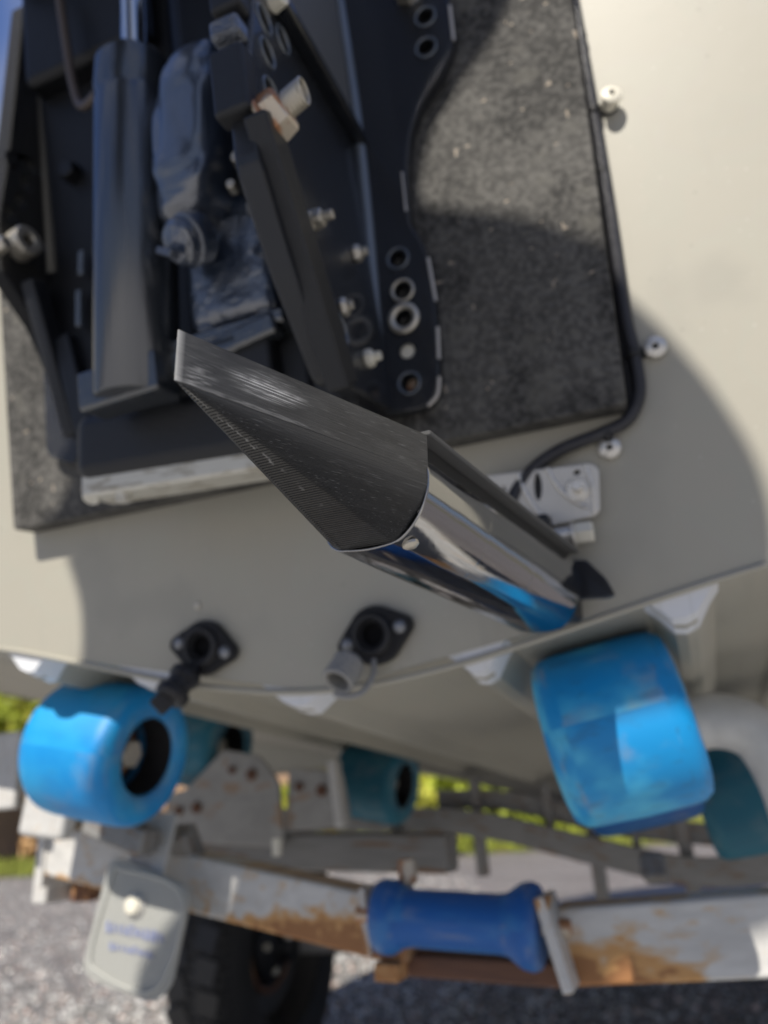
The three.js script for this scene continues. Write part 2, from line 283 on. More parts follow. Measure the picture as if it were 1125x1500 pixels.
// paling fence and bushes at the back
{
  const f = inWorld('paling_fence', [-10000, 0, -16500], 'tan timber paling fence far behind the trailer, beyond the grass', 'fence');
  const wood = [0, 1, 2].map((k) => std([1, 1, 1], 0.85, 0, { map: colourTex(64, 256, (u, v) => mix3([0.44, 0.29, 0.19], [0.30, 0.19, 0.12], fbm(u * 12, v * 3, 4, 0, k * 9))) }));
  const board = new RoundedBoxGeometry(0.148, 1.75, 0.02, 1, 0.004);
  for (let i = 0; i < 170; i++) {
    const m = new THREE.Mesh(board, wood[Math.floor(rnd() * 3)]); m.name = 'board'; m.position.set(-13 + i * 0.153 + 0.4, 0.9 + (rnd() - 0.5) * 0.04, 0); m.rotation.z = (rnd() - 0.5) * 0.01; m.castShadow = m.receiveShadow = true; f.add(m);
  }
  for (const y of [450, 1350]) part(f, 'rail', box(-10000, y, -16545, 26000, 70, 45, 4), wood[0]);
  const leaf = std([1, 1, 1], 0.7, 0, { side: THREE.DoubleSide, vertexColors: true });
  const bark = std([0.24, 0.15, 0.09], 0.9);
  function bush(name, x, z, h, w, cols, label, cat, count, low) {
    const b = inWorld(name, [x * 1000, 0, z * 1000], label, cat);
    const pos = [], col = [], nor = [];
    const clumps = []; for (let i = 0; i < 26; i++) { const a = rnd() * 6.28, rr = Math.sqrt(rnd()) * w / 2; clumps.push([Math.cos(a) * rr, low * h + (1 - low) * h * (0.12 + 0.8 * rnd()) * (1 - 0.45 * Math.pow(rr / (w / 2), 2)), Math.sin(a) * rr, 0.16 * w + rnd() * 0.12 * w, rnd()]); }
    for (let i = 0; i < count; i++) {
      const c = clumps[Math.floor(rnd() * clumps.length)], d = new THREE.Vector3(rnd() - 0.5, rnd() - 0.5, rnd() - 0.5).normalize().multiplyScalar(c[3] * Math.cbrt(0.3 + 0.7 * rnd()));
      const o = new THREE.Vector3(c[0], c[1], c[2]).add(d); if (o.y < 0.02) continue;
      const s = 0.08 + 0.07 * rnd(), t1 = new THREE.Vector3(rnd() - 0.5, rnd() - 0.5, rnd() - 0.5).normalize(), t2 = new THREE.Vector3(rnd() - 0.5, rnd() - 0.5, rnd() - 0.5).cross(t1).normalize(), nn = t2.clone().cross(t1);
      const k = 0.7 + 0.6 * rnd(), cc = cols[(c[4] + rnd() * 0.4) % 1 > 0.6 ? 1 : 0];
      for (const [a, e] of [[-1, 0], [0, 0.45], [1, 0], [-1, 0], [1, 0], [0, -0.45]]) { const q = o.clone().addScaledVector(t1, a * s).addScaledVector(t2, e * s); pos.push(q.x, q.y, q.z); nor.push(nn.x, nn.y, nn.z); col.push(cc[0] * k, cc[1] * k, cc[2] * k); }
    }
    const g = new THREE.BufferGeometry(); g.setAttribute('position', new THREE.Float32BufferAttribute(pos, 3)); g.setAttribute('normal', new THREE.Float32BufferAttribute(nor, 3)); g.setAttribute('color', new THREE.Float32BufferAttribute(col, 3));
    const m = new THREE.Mesh(g, leaf); m.name = 'foliage'; m.castShadow = m.receiveShadow = true; b.add(m);
    const st = []; for (let i = 0; i < 6; i++) { const c = clumps[i * 3]; st.push(new THREE.CylinderGeometry(0.012 * h, 0.022 * h, 1, 7).translate(0, 0.5, 0).scale(1, Math.hypot(c[0], c[1], c[2]), 1).applyQuaternion(new THREE.Quaternion().setFromUnitVectors(new THREE.Vector3(0, 1, 0), new THREE.Vector3(c[0], c[1], c[2]).normalize()))); }
    const s = new THREE.Mesh(mergeGeometries(st), bark); s.name = 'stem'; b.add(s);
  }
  const yg = [[0.34, 0.40, 0.035], [0.46, 0.45, 0.06]], tan = [[0.55, 0.34, 0.16], [0.48, 0.40, 0.18]];
  bush('tree', -15.6, -13.6, 5.6, 3.6, yg, 'yellow green tree far off at the left edge above the white steel plate', 'tree', 9000, 0.35);
  bush('shrub', -13.0, -14.6, 3.2, 2.0, tan, 'tan autumn shrub far off behind the left blue roller', 'shrub', 5000, 0.05);
  bush('bush', -3.7, -12.6, 1.25, 3.6, yg, 'low yellow green bush seen below the hull, behind the middle teal roller', 'bush', 9000, 0);
  bush('bush', -6.2, -13.6, 1.7, 1.8, yg, 'taller yellow green bush far behind, seen left of the middle teal roller', 'bush', 7000, 0);
}

// ------------------------------------------------------------------ boat hull
{
  const b = onTransom('boat_hull', [-236, -13, 0], 'beige grey aluminium boat hull with a V bottom, resting on the trailer rollers', 'boat');
  const bottom = [[-1420, 262], [-524, 55], [-236, -13], [59, 26], [380, 76], [950, 160]];
  const outline = new THREE.Shape(); outline.moveTo(-1420, 505); for (const p of bottom) outline.lineTo(...p); outline.lineTo(950, 505);
  outline.closePath();
  const g = new THREE.ExtrudeGeometry(outline, { depth: 5, bevelEnabled: false }).translate(0, 0, -5);
  part(b, 'transom', planarUV(g, (x, y) => [x / 620, y / 620]), paint);
  // bottom and sides as strips through stations running forward, bow down a little
  const st = [[0, 1, 0], [900, 1, 0], [2200, 1, 0], [3400, 0.86, 30], [4300, 0.5, 130], [4900, 0.06, 330]];
  const dirF = [0, -Math.sin(RAKE) - 0, 0];
  // forward direction expressed in the transom frame, pitched 2 degrees down
  const a = RAKE - 0 + 0, fv = -Math.sin(a) - Math.sin(3 * R) * Math.cos(a), fn = -Math.cos(a);
  const place = (u, v, s, k, rise) => [-236 + (u + 236) * k, v + fv * s + rise, fn * s - 2.5];
  const strip = (row, rev) => {
    const pos = [], idx = [], uv = [];
    st.forEach(([s, k, rise]) => row.forEach(([u, v], i) => { pos.push(...place(u, -13 + (v + 13) * (0.5 + 0.5 * k), s, k, rise * (1 - clamp((v + 13) / 520)))); uv.push(i * 0.5, s / 900); }));
    const c = row.length; for (let j = 0; j < st.length - 1; j++) for (let i = 0; i < c - 1; i++) { const p = j * c + i, q = p + c; idx.push(p, q, p + 1, p + 1, q, q + 1); }
    const q = new THREE.BufferGeometry(); q.setAttribute('position', new THREE.Float32BufferAttribute(pos, 3)); q.setAttribute('uv', new THREE.Float32BufferAttribute(uv, 2)); q.setIndex(idx); q.computeVertexNormals(); return q;
  };
  hullPaint.side = THREE.DoubleSide;
  part(b, 'bottom_panel', strip(bottom.slice(0, 3)), hullPaint);
  part(b, 'bottom_panel', strip(bottom.slice(2)), hullPaint);
  part(b, 'side_panel', strip([[-1420, 520], [-1420, 262]]), hullPaint);
  part(b, 'side_panel', strip([[950, 160], [950, 520]]), hullPaint);
  const vAt = (u) => { for (let i = 0; i < bottom.length - 1; i++) if (u <= bottom[i + 1][0]) return mix(bottom[i][1], bottom[i + 1][1], (u - bottom[i][0]) / (bottom[i + 1][0] - bottom[i][0])); };
  // pressed strakes with pale ends at the transom
  for (const [u, w, d, white] of [[-497, 42, 20, 1], [-380, 52, 17, 1], [-258, 50, 15, 1], [-121, 40, 19, 1], [9, 44, 20, 1], [86, 22, 8, 0], [140, 22, 8, 0]]) {
    const mk = (s0, s1, grow, taper) => {
      const prof = [[-0.5, 0], [-0.34, -0.35], [-0.16, -0.9], [0, -1], [0.16, -0.9], [0.34, -0.35], [0.5, 0]], pos = [], idx = [], uv = [];
      [s0, s1].forEach((s, j) => prof.forEach(([x, y], i) => { const uu = u + x * w * grow, vv = vAt(uu) + 1.5 + y * d * grow * (j ? 1 : taper); pos.push(uu, vv + fv * s, fn * s); uv.push(i / 6, s / 400); }));
      for (let i = 0; i < 6; i++) idx.push(i, i + 7, i + 1, i + 1, i + 7, i + 8);
      for (let i = 1; i < 6; i++) idx.push(0, i, i + 1);
      const q = new THREE.BufferGeometry(); q.setAttribute('position', new THREE.Float32BufferAttribute(pos, 3)); q.setAttribute('uv', new THREE.Float32BufferAttribute(uv, 2)); q.setIndex(idx);
      return toCreasedNormals(q, 0.5);
    };
    const sm = part(b, 'strake', mk(12, 3000, 1, 1), hullPaint);
    if (white) { const e = part(b, 'strake_end', mk(1.5, 26, 1.07, 0.8), whiteSeal, sm); e.userData.label = 'white sealed end of the hull rib'; }
  }
  part(b, 'weld_bead', tube(bottom.slice(1, 4).map(([x, y]) => [x, y + 1, 0.5]), 2.2, 60, 8), hullPaint);
  part(b, 'gunwale', cyl([-1420, 507, -4], [950, 507, -4], 11), paint);
  part(b, 'rivet', lathe([[0, 2.2], [2.2, 1.6], [3, 0], [0, 0]], [-329, 62, 0], [-329, 62, 1], 16), zinc);
}
// ------------------------------------------------------------------ pad
{
  const b = onTransom('mounting_board', [-240, 140, 0], 'black plastic mounting board bolted on the transom behind the outboard bracket', 'board');
  const s = roundPoly([[1, 135], [-482, 146], [-490, 500], [24, 500]], 5);
  const g = ext(s, 0.2, 22, 1.5);
  part(b, 'board', planarUV(g, (x, y, z) => [(x + z) / 330, (y - z) / 330]), padBlack);
  part(b, 'sealant_bead', tube([[22, 496, 1], [15, 330, 1], [6, 180, 1], [3, 134, 1]], 2.6, 90, 8), rubber);
}
// ------------------------------------------------------------------ outboard bracket
{
  const b = onTransom('outboard_bracket', [-281, 150, 22], 'glossy black outboard clamp bracket with tilt cylinder bolted to the board', 'motor bracket');
  // starboard flange with adjusting holes
  const fl = roundPoly([[-128, 520], [-64, 470], [-60, 440], [-63, 411], [-74, 394], [-92, 377], [-103, 357], [-109, 329], [-113, 290], [-107, 277], [-104, 262], [-104, 230], [-109, 178], [-113, 165], [-124, 159], [-156, 162], [-153, 300], [-140, 520]], 9);
  for (const [x, y, r] of [[-79, 441, 7.2], [-82, 417, 7.2], [-86, 463, 7], [-125, 268, 7.2], [-125, 244, 7.2], [-127, 224, 7.2], [-128, 201, 7.2], [-130, 179, 7.2]]) fl.holes.push(hole(x, y, r));
  part(b, 'flange', ext(fl, 22.3, 34, 2, 10), gloss);
  // standing webs
  const web = roundPoly([[34, 162], [118, 156], [132, 154], [170, 200], [197, 248], [196, 300], [182, 352], [170, 420], [150, 560], [34, 560]], 8);
  const webHoles = [[170, 351, 7.5], [147, 357, 7.5], [171, 329, 7.5], [173, 303, 7.5], [116, 189, 10], [172, 382, 7.5]];
  for (const [n, v, rx] of webHoles) web.holes.push(hole(n, v, rx));
  part(b, 'web', standing(web, -157, -143, 2), gloss);
  for (const [n, v, rx] of webHoles) part(b, 'hole_rim', new THREE.TorusGeometry(rx + 0.3, 0.9, 8, 28).rotateY(Math.PI / 2).translate(-143, v, n), wornGlintPaint);
  for (const [x, y, r] of [[-79, 441, 7.2], [-82, 417, 7.2], [-86, 463, 7], [-125, 268, 7.2], [-127, 224, 7.2], [-130, 179, 7.2]]) part(b, 'hole_rim', new THREE.TorusGeometry(r + 0.2, 0.8, 8, 28).translate(x, y, 34), wornGlintPaint);
  const lweb = roundPoly([[22.5, 192], [26, 252], [50, 296], [88, 331], [88, 370], [76, 430], [50, 600], [22.5, 600]], 6);
  for (const [n, v] of [[62, 400], [74, 382], [56, 420], [70, 432], [62, 352], [45, 372], [44, 330], [48, 440]]) lweb.holes.push(hole(n, v, 6));
  part(b, 'web', standing(lweb, -432, -418, 2), innerBlack);
  const lf = roundPoly([[-432, 198], [-406, 186], [-402, 205], [-412, 250], [-432, 300], [-446, 350], [-446, 420], [-440, 500], [-425, 500]], 8);
  part(b, 'flange', ext(lf, 22.3, 33, 2, 8), gloss);
  // spine between flange and web, its highlight put into the paler paint
  part(b, 'spine', tube([[-140, 520, 36], [-139, 400, 36.5], [-142, 300, 36.5], [-147, 220, 36], [-151, 164, 35]], 4.5, 80, 10), wornGlintPaint);
  for (const e of [[[-104.5, 262, 33], [-104, 230, 33]], [[-105.5, 212, 33], [-108, 190, 33]], [[-109.5, 178, 33], [-113, 166, 33], [-120, 160.5, 33]], [[-61, 442, 33], [-62.5, 414, 33]], [[-113, 330, 33], [-114.5, 300, 33]]]) part(b, 'glint_strip', tube(e, 1.3, 20, 8), glintBright);  // bright strips painted for sunlight grazing the flange edge
  // added panel above the stiffening rib, reflected light of the web painted grey
  part(b, 'sheen_panel', standing(roundPoly([[35, 371], [152, 382], [152, 560], [35, 560]], 3), -143.5, -140.5, 0.8), sheenGrey);
  part(b, 'rib', bar([-139, 374, 158], [-139, 362, 34], 9, 11, 3, [0, 1, 0]), gloss);
  // lugs down the aft edge of the web
  part(b, 'lug', box(-153, 424, 184, 17, 84, 12, 3), wrinkled);
  part(b, 'lug', box(-153, 352, 190, 18, 24, 14, 3), satin);
  part(b, 'lug', box(-153, 326, 194, 17, 12, 14, 3), wrinkled);
  part(b, 'lug', box(-152, 292, 197, 20, 38, 14, 3), satin);
  // support arm from the through bolt down to the cross tube
  part(b, 'support_arm', bar([-141, 274, 193], [-141, 150, 128], 21, 13, 2, [0, 0, 1]), satin);
  part(b, 'support_arm', bar([-408, 325, 66], [-402, 205, 36], 16, 12, 2, [0, 0, 1]), satin);
  part(b, 'support_arm', bar([-396, 280, 45], [-372, 165, 45], 20, 16, 2, [0, 0, 1]), satin);
  // big rusty through bolt
  { const bo = part(b, 'through_bolt', [cyl([-143, 274, 186], [-121, 283, 187], 6.2, 6, 20)], zinc);
    part(b, 'nut', cyl([-140, 275, 186], [-130, 279, 186.5], 13, 12, 6, 1.5), zincRusty, bo);
    part(b, 'washer', cyl([-143, 274, 186], [-140, 275, 186], 14.5, 14.5, 28), zincRusty, bo);
    const th = []; for (let i = 0; i < 6; i++) th.push(new THREE.TorusGeometry(6.3, 0.8, 6, 20).rotateY(Math.PI / 2).translate(-129 + i * 1.9, 279.6 + i * 0.8, 186.6)); part(b, 'thread', th, zinc, bo);
    part(b, 'cotter', cyl([-141, 262, 190], [-136, 262, 191], 4.5, 4, 10), zinc, bo); }
  // smaller bolts on the web face
  for (const [v, n, L, mat, nm] of [[237, 152, 11, zinc, 'bolt'], [246, 138, 13, zinc, 'bolt'], [258, 72, 9, zinc, 'bolt'], [184, 78, 10, creamBolt, 'bolt'], [206, 108, 7, zinc, 'bolt']]) {
    const r = 4.4; const m = part(b, nm, cyl([-143, v, n], [-143 + L, v, n], r * 0.72, r * 0.66, 14), mat);
    part(b, 'nut', cyl([-143, v, n], [-143 + L * 0.55, v, n], r * 1.35, r * 1.25, 6, 1), mat, m);
  }
  // pale plugs added for the sunlit surface seen through the flange holes
  part(b, 'sunlit_plug', lathe([[0, 9], [5, 8.4], [7, 6.5], [7, 0], [0, 0]], [-128, 201, 24], [-128, 201, 30], 20), creamBolt);
  part(b, 'sunlit_plug', lathe([[0, 4], [5, 3], [5.8, 0], [0, 0]], [-129, 179, 23], [-129, 179, 30], 20), zincRusty);
  part(b, 'washer', new THREE.TorusGeometry(8.6, 2.6, 10, 28).scale(1, 1, 0.7).translate(-127, 224, 35), zinc);
  part(b, 'washer', new THREE.TorusGeometry(7.4, 1.1, 8, 28).translate(-125, 244, 34.5), zinc);
  part(b, 'bolt', [cyl([-88, 464, 33], [-88, 464, 44], 10, 9, 6, 1.5), cyl([-88, 464, 33], [-88, 464, 50], 5, 5, 16)], zinc);
  part(b, 'pin', [cyl([-143, 372, 158], [-134, 372, 160], 6, 5.4, 18)], creamBolt);
  part(b, 'glint_strip', bar([-372, 346, 52], [-374, 326, 52], 5, 3, 1, [1, 0, 0]), wornGlintPaint);  // pale strips painted as highlights on the port side
  part(b, 'glint_strip', bar([-377, 314, 52], [-379, 284, 52], 5, 3, 1, [1, 0, 0]), wornGlintPaint);
  // inner allen bolt on the port web
  { const m = part(b, 'allen_bolt', lathe([[4.8, 9], [4.8, 15], [5.6, 16], [10.4, 16], [12, 14.4], [12, 0], [0, 0]], [-418, 355, 70], [-400, 355, 74], 28), zinc); part(b, 'socket', cyl([-412, 355, 71.3], [-409.5, 355, 71.8], 3.7, 3.7, 6), rubber, m); }
  part(b, 'bolt', cyl([-418, 343, 92], [-404, 343, 94], 6, 5.5, 6, 1), zinc);
  // tilt cylinder
  { const c = part(b, 'tilt_cylinder', lathe([[0, 0], [26, 0], [27, 1.5], [27, 205], [26.4, 208], [26.4, 214], [27, 217], [26, 238], [21, 244], [12, 245], [0, 245]], [-289, 186, 108], [-271, 428, 108], 56), streakBlack);
    part(b, 'piston_rod', cyl([-272, 420, 108], [-263, 560, 108], 8.4, 8.4, 28), chromeRod, c);
    part(b, 'fluid_pipe', tube([[-354, 560, 82], [-349, 500, 82], [-345, 462, 82], [-338, 440, 84], [-326, 432, 90], [-306, 432, 98]], 3.6, 60, 10), dullPipe, c);
    part(b, 'side_pipe', lathe([[0, 0], [8, 0], [8, 218], [7, 222], [0, 222]], [-309, 190, 98], [-293, 408, 98], 20), streakBlack, c); }
  // pump reservoir: glossy wrinkled bottle
  { const g = new THREE.SphereGeometry(1, 48, 48), p = g.attributes.position;
    for (let i = 0; i < p.count; i++) {
      let x = p.getX(i), y = p.getY(i), z = p.getZ(i); const e = (q) => Math.sign(q) * Math.pow(Math.abs(q), 0.62);
      const k = 1 + 0.14 * (fbm(x * 2.2 + 5, y * 3 + z * 2, 3) - 0.5) * 2; p.setXYZ(i, -224 + e(x) * 24 * k + y * 12, 345 + e(y) * 62, 112 + e(z) * 26 * k);
    }
    g.computeVertexNormals(); const m = part(b, 'reservoir', g, wrinkled);
    part(b, 'filler_cap', [lathe([[0, 24], [11, 23], [14, 20], [14, 14], [16.5, 13], [16.5, 3], [14, 0], [0, 0]], [-224, 274, 118], [-236, 262, 138], 32)], wrinkled, m);
    part(b, 'cap_grip', bar([-244, 262, 136], [-230, 252, 142], 5, 7, 1.5), wrinkled, m); }
  part(b, 'pump_body', [box(-218, 258, 86, 62, 74, 40, 8), box(-196, 250, 92, 12, 70, 22, 4), box(-238, 236, 96, 14, 40, 18, 4), cyl([-210, 300, 90], [-190, 290, 104], 12, 9, 18), cyl([-196, 262, 100], [-180, 258, 112], 6, 5, 12)], wrinkled);
  for (const [u, v, n, r] of [[-196, 318, 118, 4], [-190, 306, 120, 3.4], [-200, 298, 122, 3], [-186, 292, 118, 3.6], [-192, 330, 116, 3]]) part(b, 'screw', cyl([u, v, n - 6], [u + 2, v, n + 3], r, r, 8, 0.6), zinc);
  part(b, 'base_tray', [box(-222, 214, 92, 84, 10, 34, 3), box(-258, 206, 96, 92, 8, 30, 2), bar([-262, 199, 104], [-186, 210, 104], 14, 14, 3)], streakBlack);
  part(b, 'cylinder_foot', bar([-322, 194, 112], [-262, 195, 112], 26, 26, 2.5), streakBlack);
  part(b, 'foot_block', [box(-206, 200, 92, 26, 42, 28, 4), box(-186, 196, 80, 22, 60, 24, 5), box(-233, 190, 84, 20, 24, 24, 3)], satin);
  part(b, 'bush_ring', new THREE.TorusGeometry(14, 5, 12, 32).rotateY(Math.PI / 2).translate(-150, 192, 108), gloss);
  // cross tube and anode
  part(b, 'cross_tube', bar([-362, 175, 62], [-150, 158, 62], 50, 52, 12), satin);
  const an = part(b, 'anode_bar', bar([-360, 147.5, 66], [-205, 137, 66], 17, 34, 3), anodeMat);
  part(b, 'anode_lug', [cyl([-356, 150, 70], [-356, 138, 78], 9, 6, 12), cyl([-330, 142, 76], [-330, 131, 76], 6, 5, 12)], anodeMat, an);
}
// the tilted-up outboard leg, aft of the bracket and above the picture
{
  const b = onTransom('outboard_motor', [-281, 560, 90], 'black outboard motor leg tilted up over the bracket, with an added unseen plate shaped to cast the shadow', 'outboard motor');
  part(b, 'swivel_block', [box(-348, 440, 34, 138, 420, 22, 6), box(-350, 560, 50, 120, 120, 30, 8), box(-211, 545, 50, 100, 230, 48, 10), box(-285, 650, 60, 260, 120, 70, 20), box(-268, 425, 30, 20, 60, 14, 4), cyl([-330, 470, 50], [-330, 470, 64], 12, 11, 24), cyl([-380, 420, 40], [-380, 420, 56], 9, 8, 6, 1)], innerBlack);
  const d = [0, 0.4913, 0.871]; // down the tilted leg: aft and up
  const at = (s, w, u = 0) => [-281 + u, 610 + 0.4913 * s + 0.871 * w, 110 + 0.871 * s - 0.4913 * w];
  part(b, 'leg', orient(new RoundedBoxGeometry(900, 150, 90, 4, 40), at(0, 30), at(900, 70)), satin);
  // added unseen plate across the leg, shaped to cast the shadow; outline in the plate's own plane
  const PV = 1165, PN = 850, su = SUN.x, sv = SUN.dot(V), sn = SUN.dot(N);
  const hit = (u, v, n) => { const t = ((PV - v) * 0.6587 + (PN - n) * 0.7524) / (sv * 0.6587 + sn * 0.7524); return [u + su * t, (v + sv * t - PV) * 0.7524 - (n + sn * t - PN) * 0.6587]; };
  const S = [[-420, 650, 22], [-405, 330, 22], [-405, 200, 22], [-440, 150, 22], [-452, 128, 0], [-437, 80, 0], [-439, 39, 0], [-460, -20, 0], [-515, -90, 0], [-520, -520, 0], [-140, -520, 0], [-112, -330, 0], [-122, -150, 0], [-104, -62, 0], [20, -32, 0], [56, 0, 0], [69, 45, 0], [68, 90, 0], [51, 143, 0], [28, 191, 0], [13, 214, 0], [2, 245, 22], [-25, 268, 22], [-58, 287, 22], [-108, 309, 22], [-98, 345, 22], [-84, 374, 22], [-42, 408, 22], [-14, 444, 22], [10, 520, 22], [30, 650, 22]];
  const pl = roundPoly(S.map((q) => hit(...q)), 14);
  { const p = new THREE.Vector3(-0.0997, 0.6917, -0.1758).sub(T0).multiplyScalar(1000); const h = hit(p.x, p.dot(V), p.dot(N)); pl.holes.push(hole(h[0], h[1], 7.5, 6)); }  // small hole added to let sun through onto the nose flank
  const g = ext(pl, -3, 3, 1).applyMatrix4(new THREE.Matrix4().makeBasis(new THREE.Vector3(1, 0, 0), new THREE.Vector3(0, 0.7524, -0.6587), new THREE.Vector3(0, 0.6587, 0.7524)));
  g.translate(0, PV, PN);
  part(b, 'added_shadow_plate', g, satin);
  part(b, 'gearcase', lathe([[0, -190], [30, -170], [52, -110], [60, 0], [56, 120], [44, 190], [0, 200]], at(1010, 60), at(1010, 160), 32), satin);
}
// ------------------------------------------------------------------ tube with the printed nose
{
  const a = new THREE.Vector3(-0.1324, -0.0351, 0.9906).normalize(), et = new THREE.Vector3(0.0672, 0.9968, 0.0443); et.addScaledVector(a, -a.dot(et)).normalize();
  const x = new THREE.Vector3().crossVectors(et, a);
  const t = new THREE.Group(); t.name = 'capped_tube'; t.base = [0, 0, 0];
  tag(t, 'polished chrome tube with a pointed black printed nose reaching towards the viewer', 'tube');
  t.position.set(-0.0901, 0.6785, -0.2420); t.quaternion.setFromRotationMatrix(new THREE.Matrix4().makeBasis(x, et, a)); scene.add(t);
  // section of the mouth, right side upward then clockwise: half profile x(y)
  const YB = -18.7, YT = 19.0;
  const xr = (y) => y >= 4 ? 20.7 : 6 + 14.7 * Math.pow(Math.max(0, 1 - Math.pow((4 - y) / 22.71, 1.7)), 0.78);
  const xl = (y) => y >= -11 ? -21.5 : -21.5 + 7.5 * (1 - Math.sqrt(Math.max(0, 1 - Math.pow((-11 - y) / 7.8, 2))));
  const tip = [-5.7, 98.4], YBt = 4;
  // slice of the nose at height y: polygon in (x, z) from right mouth edge round the tip to the left mouth edge
  function slice(y) {
    if (y >= YBt) {
      const pts = [], K = 44;
      for (let i = 0; i <= K; i++) { const f = i / K; pts.push([mix(20.7, tip[0] + 0.25, f), mix(0, tip[1], f)]); }
      for (let i = 0; i <= K; i++) { const f = i / K; pts.push([mix(tip[0] - 0.25, -21.5, f), mix(tip[1], 0, f)]); }
      return pts;
    }
    const pts = [], K = 38; // right flank, then across the flat underside facet, then left flank
    const cone = (qx, qy) => { const s = (YBt - y) / (YBt - qy); return [tip[0] + s * (qx - tip[0]), tip[1] * (1 - s)]; };
    for (let i = 0; i <= K; i++) { const qy = mix(y, YB, i / K); pts.push(cone(xr(qy), qy)); }
    const pa = cone(xr(YB), YB), pb = cone(xl(YB), YB);
    for (let i = 1; i <= 12; i++) pts.push([mix(pa[0], pb[0], i / 13), mix(pa[1], pb[1], i / 13)]);
    for (let i = K; i >= 0; i--) { const qy = mix(y, YB, i / K); pts.push(cone(xl(qy), qy)); }
    return pts;
  }
  const lay = 0.30, n = Math.round((YT - YB) / lay), pos = [], col = [], idx = [], ring = 90;
  let base = 0;
  for (let k = 0; k < n; k++) {
    const y0 = YB + k * lay, ym = y0 + lay / 2, P = slice(ym);
    const jit = (hash(k, 3, 9) - 0.5) * 0.05;
    for (const [dy, off] of [[0.0, -0.085], [0.05, -0.03], [0.15, 0], [0.25, -0.03], [0.30, -0.085]]) {
      for (let i = 0; i < ring; i++) {
        const p = P[i], q0 = P[Math.max(0, i - 1)], q1 = P[Math.min(ring - 1, i + 1)];
        const tx = q1[0] - q0[0], tz = q1[1] - q0[1], l = Math.hypot(tx, tz) || 1;
        const o = off + jit + 0.03 * (vnoise(i * 0.8, k * 3.1, 0, 5) - 0.5);
        pos.push(p[0] + tz / l * o, y0 + dy, p[1] - tx / l * o);
        const h = hash(i * 7 + 1, k * 5 + Math.round(dy * 40), 77);
        const facet = y0 < 3.8 && i > 38 && i < 51 ? 0.016 : 0, qy = y0 >= 3.8 ? 4 : i <= 38 ? mix(ym, YB, i / 38) : -99; // where on the mouth this flank line ends
        let c = 0.008 + facet + 0.034 * smooth(-11, -1, qy) * (0.55 + 0.7 * vnoise(i * 0.22, k * 0.1, 0, 91)) + 0.010 * vnoise(i * 0.9, k * 0.35, 0, 12) + 0.012 * hash(k, 8, 2);  // upper flank and facet painted paler where light falls, with random scuffing
        const edge = y0 > 4 ? smooth(0.86, 1, 1 - Math.abs(i - 44.5) / 44.5) : 0; // sunlit edge of the point, painted pale
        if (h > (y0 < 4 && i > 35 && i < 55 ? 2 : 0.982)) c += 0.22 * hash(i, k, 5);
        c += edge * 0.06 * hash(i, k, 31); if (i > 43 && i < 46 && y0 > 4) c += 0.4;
        { // sun glint painted as a pale patch, plus scratches, near the point of the right flank
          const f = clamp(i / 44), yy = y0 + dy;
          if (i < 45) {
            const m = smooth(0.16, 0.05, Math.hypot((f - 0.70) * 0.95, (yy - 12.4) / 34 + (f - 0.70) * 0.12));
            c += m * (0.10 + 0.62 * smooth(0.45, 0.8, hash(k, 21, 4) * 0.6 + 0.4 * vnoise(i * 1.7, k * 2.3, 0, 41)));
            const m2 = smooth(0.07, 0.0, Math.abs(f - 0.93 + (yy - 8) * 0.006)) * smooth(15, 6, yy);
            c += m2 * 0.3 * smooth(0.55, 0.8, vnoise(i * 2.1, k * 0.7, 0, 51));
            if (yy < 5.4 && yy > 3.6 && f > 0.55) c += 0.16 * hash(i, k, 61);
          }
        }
        col.push(c, c * 0.99, c * 0.96);
      }
    }
    for (let r = 0; r < 4; r++) for (let i = 0; i < ring - 1; i++) { const p = base + r * ring + i, q = p + ring; idx.push(p, p + 1, q, p + 1, q + 1, q); }
    if (k < n - 1) for (let i = 0; i < ring - 1; i++) { const p = base + 4 * ring + i, q = base + 5 * ring + i; idx.push(p, p + 1, q, p + 1, q + 1, q); }
    base += 5 * ring;
  }
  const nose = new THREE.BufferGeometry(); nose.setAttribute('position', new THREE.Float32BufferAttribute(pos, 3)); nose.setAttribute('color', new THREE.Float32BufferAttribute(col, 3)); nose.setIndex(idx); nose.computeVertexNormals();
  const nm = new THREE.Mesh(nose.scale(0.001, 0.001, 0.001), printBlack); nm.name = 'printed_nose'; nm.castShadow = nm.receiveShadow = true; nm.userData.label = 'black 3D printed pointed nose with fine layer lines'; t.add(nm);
  const flat = (ptsXZ, y) => { const s = new THREE.Shape(ptsXZ.map(([px, pz]) => new THREE.Vector2(px, -pz))); return new THREE.ShapeGeometry(s).rotateX(-Math.PI / 2).translate(0, y, 0); };
  part(t, 'nose_top', flat(slice(18), YT - 0.02), printCover, nm);
  part(t, 'nose_underside', flat(slice(YB + 0.2), YB + 0.02), printCover, nm);
  part(t, 'nose_back', new THREE.ShapeGeometry(new THREE.Shape([[20.6, 19], [20.6, 4], [17, -8], [6, -18.6], [-18, -18.6], [-21.4, -12], [-21.4, 19]].map((q) => new THREE.Vector2(...q)))).translate(0, 0, 0.05), printCover, nm);
  // chrome tube: section swept back, a little deeper at the far end
  const sec = []; const M = 26;
  for (let i = 0; i <= 6; i++) sec.push(((y) => [21.1 - 5.2 * Math.pow(Math.max(0, y - 4) / 15, 1.35), y])(mix(18.9, 4, i / 6)));
  for (let i = 1; i <= M; i++) { const w = Math.sin(i / M * Math.PI / 2), y = mix(4, -19.3, w); sec.push([5 + 16.1 * Math.pow(Math.max(0, 1 - Math.pow(w, 1.8)), 0.6), y]); }
  for (let i = 1; i <= 8; i++) { const f = i / 8; sec.push([mix(5, -14, f), -19.4 - 0.7 * Math.sin(f * Math.PI)]); }
